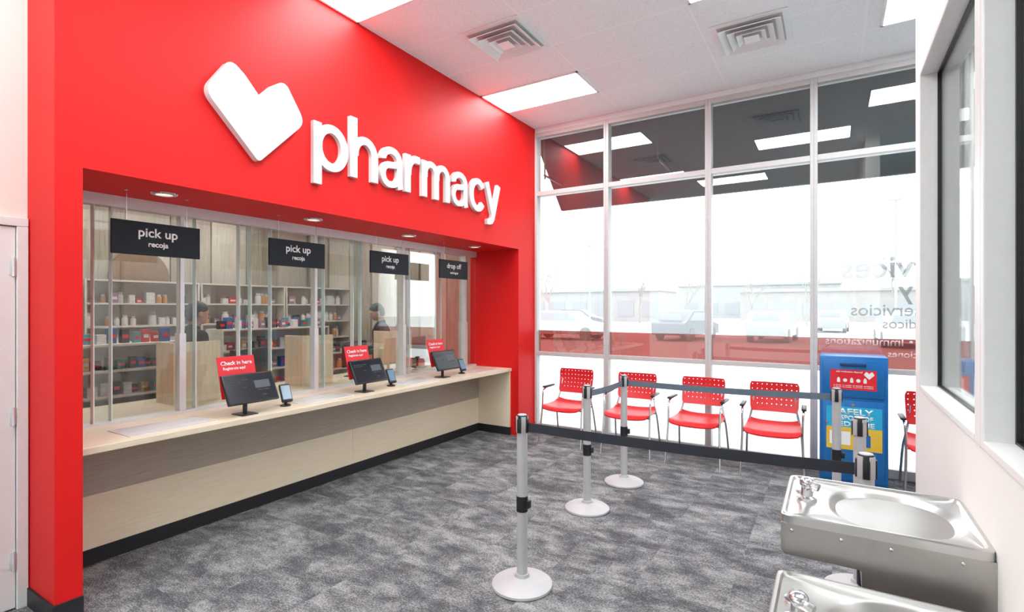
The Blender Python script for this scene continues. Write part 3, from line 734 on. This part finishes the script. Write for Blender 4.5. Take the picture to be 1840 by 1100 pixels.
def shelf(x,y,w,h,n,lab,mm=SHW,grp=None):
    o=root('shelf_unit',lab,'shelf',(x,y,0.006),(0,0,0),group=grp)
    for a in(-w/2,w/2-.02): MB().box(-0.17,0.17,a,a+.02,0,h).obj('side_panel',mm,o,smooth=False)
    MB().box(-0.17,-0.155,-w/2+.02,w/2-.02,0,h).obj('back_panel',mm,o,smooth=False)
    zz=[h-0.02-i*(h-0.12)/n for i in range(n+1)]
    for z in zz: MB().box(-0.155,0.18,-w/2+.02,w/2-.02,z,z+0.02).obj('shelf_board',mm,o,smooth=False)
    return [z+0.026 for z in zz]
bcol=[(0.78,0.76,0.73),(0.62,0.3,0.1),(0.72,0.72,0.74),(0.8,0.78,0.72)]
bot=[]
for i,cc in enumerate(bcol):
    o=root('medicine_bottle','small pharmacy bottle with white cap on shelf','bottle',(0,0,-50),group='bottles on pharmacy shelves')
    MB().lathe([(0,0),(0.035,0),(0.037,0.004),(0.037,0.085),(0.03,0.10),(0.022,0.105),(0,0.105)],seg=14).obj('bottle_body',mat('bottle%d'%i,cc,0.4),o)
    MB().lathe([(0,0.105),(0.026,0.105),(0.026,0.13),(0,0.13)],seg=14).obj('bottle_cap',SIGNW,o)
    bot.append(o)
boxes=[]
for i,cc in enumerate([(0.6,0.03,0.04),(0.04,0.12,0.35),(0.7,0.7,0.7),(0.04,0.2,0.14),(0.6,0.36,0.08),(0.03,0.03,0.04),(0.35,0.2,0.3),(0.08,0.3,0.38),(0.7,0.7,0.66),(0.02,0.02,0.03)]):
    cm=mat('carton%d'%i,cc,0.5,var=0.15,vscale=30)
    o=root('medicine_carton','small printed medicine carton on shelf','box',(0,0,-50),group='cartons on pharmacy shelves')
    MB().box(-0.035,0.035,-0.04,0.04,0,0.13,0.002).obj('carton_body',cm,o,smooth=False)
    MB().box(0.035,0.0362,-0.03,0.03,0.045,0.08).obj('carton_label',SIGNW if i%2==0 else REDSIGN,o,smooth=False)
    boxes.append(o)
used=set()
def put(src,loc,sc=(1,1,1),rz=0):
    if id(src) not in used:
        used.add(id(src)); src.location=loc; src.rotation_euler=(0,0,rz); src.scale=sc; return src
    n=dup(src,loc,(0,0,rz)); n.scale=sc; return n
pale=[boxes[2],boxes[8],boxes[6],boxes[0],boxes[5]]
for i,yc in enumerate((1.75,2.97,4.19,5.41)):
    zt=shelf(-7.05,yc,1.2,1.95,7,'tall beige shelving bay stocked with medicine bottles',grp='tall pharmacy shelving bays')
    for lv in range(1,6):
        z=zt[lv]; y=yc-0.53
        while y<yc+0.54:
            if random.random()<0.9:
                s=random.uniform(0.7,1.25)
                if random.random()<0.62: put(random.choice(bot),(-7.02+random.uniform(-.05,.06),y,z),(s,s,s))
                else: put(random.choice(pale),(-7.02,y,z),(s,s,s*random.uniform(0.5,1.1)))
            y+=random.uniform(0.07,0.115)
for (x,yc,w,h,n) in((-6.15,4.1,1.5,1.38,5),(-5.75,2.05,1.3,1.30,5)):
    zt=shelf(x,yc,w,h,n,'low shelf unit packed with colourful cartons',grp='low pharmacy shelf units')
    for lv in range(0,5):
        y=yc-w/2+0.07
        while y<yc+w/2-0.07:
            s=random.uniform(0.75,1.15); put(random.choice(boxes),(x+0.04+random.uniform(-.03,.05),y,zt[lv]),(s,s*0.85,s*random.uniform(0.6,1.1)))
            y+=0.075*s+random.uniform(0.005,0.03)
for i,y in enumerate((2.12,3.30,4.50)):
    o=root('workstation_divider','light maple privacy divider standing on counter behind glass','divider',(-4.45,y,0.86),group='maple dividers behind the glass')
    MB().box(-0.28,0.0,-0.012,0.012,0,0.50,0.003).obj('side_panel',MAPLEV,o,smooth=False)
    MB().box(-0.02,0.0,0.012,0.36,0,0.50,0.003).obj('front_panel',MAPLEV,o,smooth=False)
def desk_monitor(x,y,rz):
    o=root('desk_monitor','black computer monitor on stand behind the glass','monitor',(x,y,0.86),(0,0,rz),group='pharmacist computer monitors')
    MB().box(-.09,.09,-.08,.08,0,.012,.003).obj('stand_base',BLACK,o); MB().cyl((0,0,.01),(0,0,.2),.014).obj('stand_pole',BLACK,o)
    MB().box(-.02,.015,-.22,.22,.12,.40,.006).obj('housing',BLACK,o); MB().box(-.0215,-.0195,-.205,.205,.135,.385).obj('screen',SCREEN,o,smooth=False)
for y in(2.85,4.1,5.15): desk_monitor(-4.62,y,math.radians(15))

# ---------------------------------------------------------------- people
SKIN=mat('skin',(0.50,0.29,0.20),0.5,var=0.03)
def evalmesh(mb,voxel,name,m,parent,smooth=2):
    me=mb.mesh('tmp',False); o=D.objects.new('tmp',me); COL.objects.link(o)
    r=o.modifiers.new('r','REMESH'); r.mode='VOXEL'; r.voxel_size=voxel; r.use_smooth_shade=True
    s=o.modifiers.new('s','SMOOTH'); s.iterations=smooth; s.factor=0.5
    dg=bpy.context.evaluated_depsgraph_get(); dg.update()
    e=D.meshes.new_from_object(o.evaluated_get(dg)); D.objects.remove(o)
    e.materials.clear(); e.materials.append(m)
    e.polygons.foreach_set('use_smooth',[True]*len(e.polygons))
    return mkobj(name,e,parent)
def person(loc,rz,lab,shirt,trous,hairc,tilt,sc=1.0):
    o=root('person',lab,'person',loc,(0,0,rz))
    HT=Matrix.Translation((0,0.02,1.50))@Matrix.Rotation(math.radians(-tilt),4,'X')@Matrix.Translation((0,-0.02,-1.50))
    b=MB()
    for s in(-1,1):
        b.cap((s*.06,0,.95),(s*.06,0,1.15),.10,.09); b.cap((s*.06,0,1.15),(s*.075,0,1.34),.09,.10)
        b.cap((s*.04,0,1.40),(s*.175,0,1.405),.065,.052)
        b.cap((s*.185,0,1.40),(s*.225,.02,1.12),.05,.038); b.cap((s*.225,.02,1.12),(s*.16,.26,1.06),.038,.026)
        b.cap((s*.16,.26,1.06),(s*.15,.335,1.045),.03,.034)
        for f,(dx,ln) in enumerate(((-0.028,.055),(-0.010,.068),(0.009,.063),(0.027,.05))):
            a=(s*.15+dx,.35,1.045); c2=(a[0],.35+ln*.6,1.04); c3=(a[0],.35+ln,1.02)
            b.cap(a,c2,.009,.0085); b.cap(c2,c3,.0085,.0075)
        b.cap((s*.125,.29,1.045),(s*.105,.335,1.03),.011,.009)
        b.cap((s*.09,0,.93),(s*.10,.01,.50),.085,.055); b.cap((s*.10,.01,.50),(s*.10,-.02,.09),.052,.036); b.cap((s*.10,-.03,.04),(s*.11,.13,.032),.036,.03)
    b.cap((0,0,1.42),(0,.015,1.55),.056,.052)
    b.ell((0,.02,1.640),(.074,.092,.100),T=HT); b.ell((0,.045,1.585),(.055,.064,.062),T=HT); b.ell((0,.082,1.55),(.026,.024,.02),T=HT)
    b.cap(HT@Vector((0,.108,1.635)),HT@Vector((0,.128,1.605)),.009,.014)
    b.ell((0,.104,1.573),(.022,.012,.007),T=HT); b.ell((0,.102,1.655),(.045,.014,.008),T=HT)
    for s in(-1,1): b.ell((s*.075,.015,1.62),(.010,.018,.030),T=HT)
    evalmesh(b,.0075,'body',SKIN,o)
    c2=MB()
    for s in(-1,1):
        c2.cap((s*.065,0,.97),(s*.065,0,1.15),.112,.102); c2.cap((s*.065,0,1.15),(s*.08,0,1.34),.102,.11)
        c2.cap((s*.04,0,1.40),(s*.178,0,1.405),.072,.062); c2.cap((s*.187,0,1.40),(s*.227,.02,1.12),.062,.05); c2.cap((s*.227,.02,1.12),(s*.175,.21,1.07),.05,.038)
    c2.cap((0,-.01,1.42),(0,.0,1.475),.07,.064)
    evalmesh(c2,.014,'shirt',shirt,o)
    t=MB()
    for s in(-1,1): t.cap((s*.08,0,.95),(s*.10,.01,.50),.105,.07); t.cap((s*.10,.01,.50),(s*.10,-.02,.11),.07,.058)
    evalmesh(t,.016,'trousers',trous,o)
    h=MB(); h.ell((0,.004,1.674),(.083,.097,.082),T=HT); h.ell((0,-.034,1.625),(.080,.068,.092),T=HT)
    evalmesh(h,.009,'hair',hairc,o)
    for s in(-1,1): MB().ell((s*.03,.104,1.638),(.011,.007,.006),T=HT,u=10,v=8).obj('eye',BLACK,o)
    for s in(-1,1):
        f=MB(); f.cap((s*.10,-.04,.042),(s*.11,.14,.036),.042,.036); evalmesh(f,.012,'shoe',BLACK,o)
    o.scale=(sc,sc,sc)
    return o
HAIR=mat('dark_hair',(0.012,0.009,0.008),0.5,var=0.2,vscale=60)
person((-5.30,2.69,0.006),math.radians(-5),'person with dark hair in black top standing behind glass',mat('black_cloth',(0.012,0.012,0.014),0.9,var=0.1),mat('dark_trousers',(0.03,0.03,0.04),0.9),HAIR,12,0.97)
person((-5.32,5.19,0.006),math.radians(150),'person with short dark hair in dark shirt looking down',mat('grey_cloth',(0.03,0.028,0.035),0.9,var=0.1),mat('dark_trousers',(0.03,0.03,0.04),0.9),HAIR,22,0.97)

# ---------------------------------------------------------------- outside
SNOW=mat('pale_concrete',(0.66,0.67,0.68),0.9,var=0.05,vscale=0.6)
sbox('floor_outside',(-60,60,YW+0.1,140,-0.2,-0.02),SNOW)
aw=root('awning','dark sloped storefront awning with steel brackets above the windows','awning',(0,YW+0.12,4.0))
AWM=mat('dark_awning',(0.022,0.027,0.031),0.8,var=0.15,vscale=3)
m=MB(); X0=-3.52
v=[(0.0,0.14),(0.0,0.02),(0.86,-0.88),(0.92,-0.88),(0.92,-0.80)]
T=Matrix(((0,0,1,X0),(1,0,0,0),(0,1,0,0),(0,0,0,1)))
m.prism(v,7.0,T=T); m.obj('canopy',AWM,aw,smooth=False)
for x in(-3.35,-1.8,-0.2,1.6):
    MB().tube([(x,0.0,-0.55),(x,0.55,-0.575)],0.015).tube([(x,0.0,-0.02),(x,0.02,-0.6)],0.012).obj('bracket',mat('dark_steel',(0.05,0.05,0.05),0.5),aw)
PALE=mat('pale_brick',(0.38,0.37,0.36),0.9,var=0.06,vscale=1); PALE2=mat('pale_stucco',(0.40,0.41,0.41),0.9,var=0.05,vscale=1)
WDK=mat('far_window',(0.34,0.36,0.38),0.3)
def building(x,y,w,h,m_,lab,rz=0):
    o=root('building',lab,'building',(x,y,-0.02),(0,0,rz))
    b=MB(); b.box(-w/2,w/2,0,8,0,h); b.box(-w/2-.2,w/2+.2,-.3,8.2,h,h+0.35); b.obj('walls',m_,o,smooth=False)
    n=int(w/3)
    for i in range(n):
        MB().box(-w/2+1+i*3,-w/2+3+i*3,-0.05,0.0,0.6,2.4).obj('window_pane',WDK,o,smooth=False)
building(-32,60,30,3.6,PALE2,'pale low commercial building across the parking lot')
building(4,72,28,3.6,PALE,'pale brick low building beyond the parking lot')
building(-10,85,22,5,PALE2,'pale two-storey building beyond bare trees')
def car(cm):
    o=root('car','parked car seen hazily across the parking lot','car',(0,0,-0.02),group='parked cars outside')
    side=roundpoly([(-2.2,0.3,.08),(2.2,0.3,.08),(2.25,0.75,.15),(1.15,0.98,.2),(0.45,1.48,.2),(-1.2,1.5,.25),(-2.0,1.0,.2),(-2.25,0.9,.1)],4)
    T=Matrix(((1,0,0,0),(0,0,-1,0.88),(0,1,0,0),(0,0,0,1)))
    m=MB(); m.prism(side,1.76,T=T); m.obj('body',cm,o,ang=30)
    w=roundpoly([(0.95,0.99,.03),(0.42,1.40,.08),(-1.12,1.42,.1),(-1.7,1.02,.05)],3)
    T=Matrix(((1,0,0,0),(0,0,-1,0.89),(0,1,0,0),(0,0,0,1)))
    MB().prism(w,1.78,T=T).obj('side_window',WDK,o)
    MB().prism([(-.62,1.02),(.62,1.02),(.52,1.36),(-.52,1.36)],0.02,T=Matrix(((0,0,1,-1.95),(1,0,0,0),(0,1,0,0),(0,0,0,1)))).obj('rear_window',WDK,o)
    for x in(-1.4,1.4):
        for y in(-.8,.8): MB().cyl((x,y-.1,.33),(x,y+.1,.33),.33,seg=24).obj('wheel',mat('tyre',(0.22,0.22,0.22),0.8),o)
    return o
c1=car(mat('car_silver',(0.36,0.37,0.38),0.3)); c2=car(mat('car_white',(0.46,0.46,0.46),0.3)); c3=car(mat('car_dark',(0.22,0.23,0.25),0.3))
put1=[(c1,-17,24,.1),(c2,-12.0,25,.05),(c3,-6.5,28,1.4),(c1,-2.5,29,1.5),(c2,2.6,28,1.6),(c3,-24,28,0),(c1,7,27,1.5),(c2,-9.0,38,1.5),(c3,-18,40,.1),(c1,0,42,1.5),(c2,5,44,.1)]
seen=set()
for s,x,y,r in put1:
    if s.name in seen: dup(s,(x,y,-0.02),(0,0,r))
    else: s.location=(x,y,-0.02); s.rotation_euler=(0,0,r); seen.add(s.name)
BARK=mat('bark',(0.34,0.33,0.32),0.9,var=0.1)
def tree(x,y,h):
    m=MB()
    def br(p,d,l,r,dep):
        q=p+d*l; m.tube([p,p+d*l*.5+Vector((random.uniform(-.05,.05),random.uniform(-.05,.05),0))*l,q],[r,r*.8,r*.6],seg=6)
        if dep==0: return
        for _ in range(3):
            nd=(d+Vector((random.uniform(-.8,.8),random.uniform(-.8,.8),random.uniform(-.1,.5)))).normalized(); br(q,nd,l*random.uniform(.6,.8),r*.6,dep-1)
    br(Vector((0,0,0)),Vector((0,0,1)),h*.3,h*.02,4)
    o=m.obj('bare_tree',BARK,None,(x,y,-0.02)); tag(o,'leafless tree standing beyond the parking lot','tree','bare trees outside')
for x,y,h in((-25,48,7),(-12,52,6),(-6,50,5),(-2,55,6),(5,60,8),(-34,52,6),(-18,56,6)): tree(x,y,h)
def pole(x,y,h):
    o=root('light_pole','slim parking lot light pole','light pole',(x,y,-0.02),group='parking lot light poles')
    MB().cyl((0,0,0),(0,0,h),.07,.05,seg=12).obj('pole',PALE2,o); MB().box(-.35,.35,-.1,.1,h,h+.1,.02).obj('lamp_head',PALE2,o)
pole(-14.5,34,6.0); pole(3.2,38,8.0)

# ---------------------------------------------------------------- world + camera
w=D.worlds.new('World'); scene.world=w; w.use_nodes=True; nt=w.node_tree
bg=nt.nodes['Background']; bg.inputs['Color'].default_value=(0.94,0.975,1.0,1); bg.inputs['Strength'].default_value=3.6

cam=D.cameras.new('Camera'); co=D.objects.new('Camera',cam); COL.objects.link(co)
cam.sensor_width=36; cam.lens=935/1840*36; cam.shift_y=3/1840; cam.clip_start=0.02; cam.clip_end=500
co.location=(0,0,1.64); co.rotation_euler=(math.radians(90),0,math.radians(31.6))
scene.camera=co
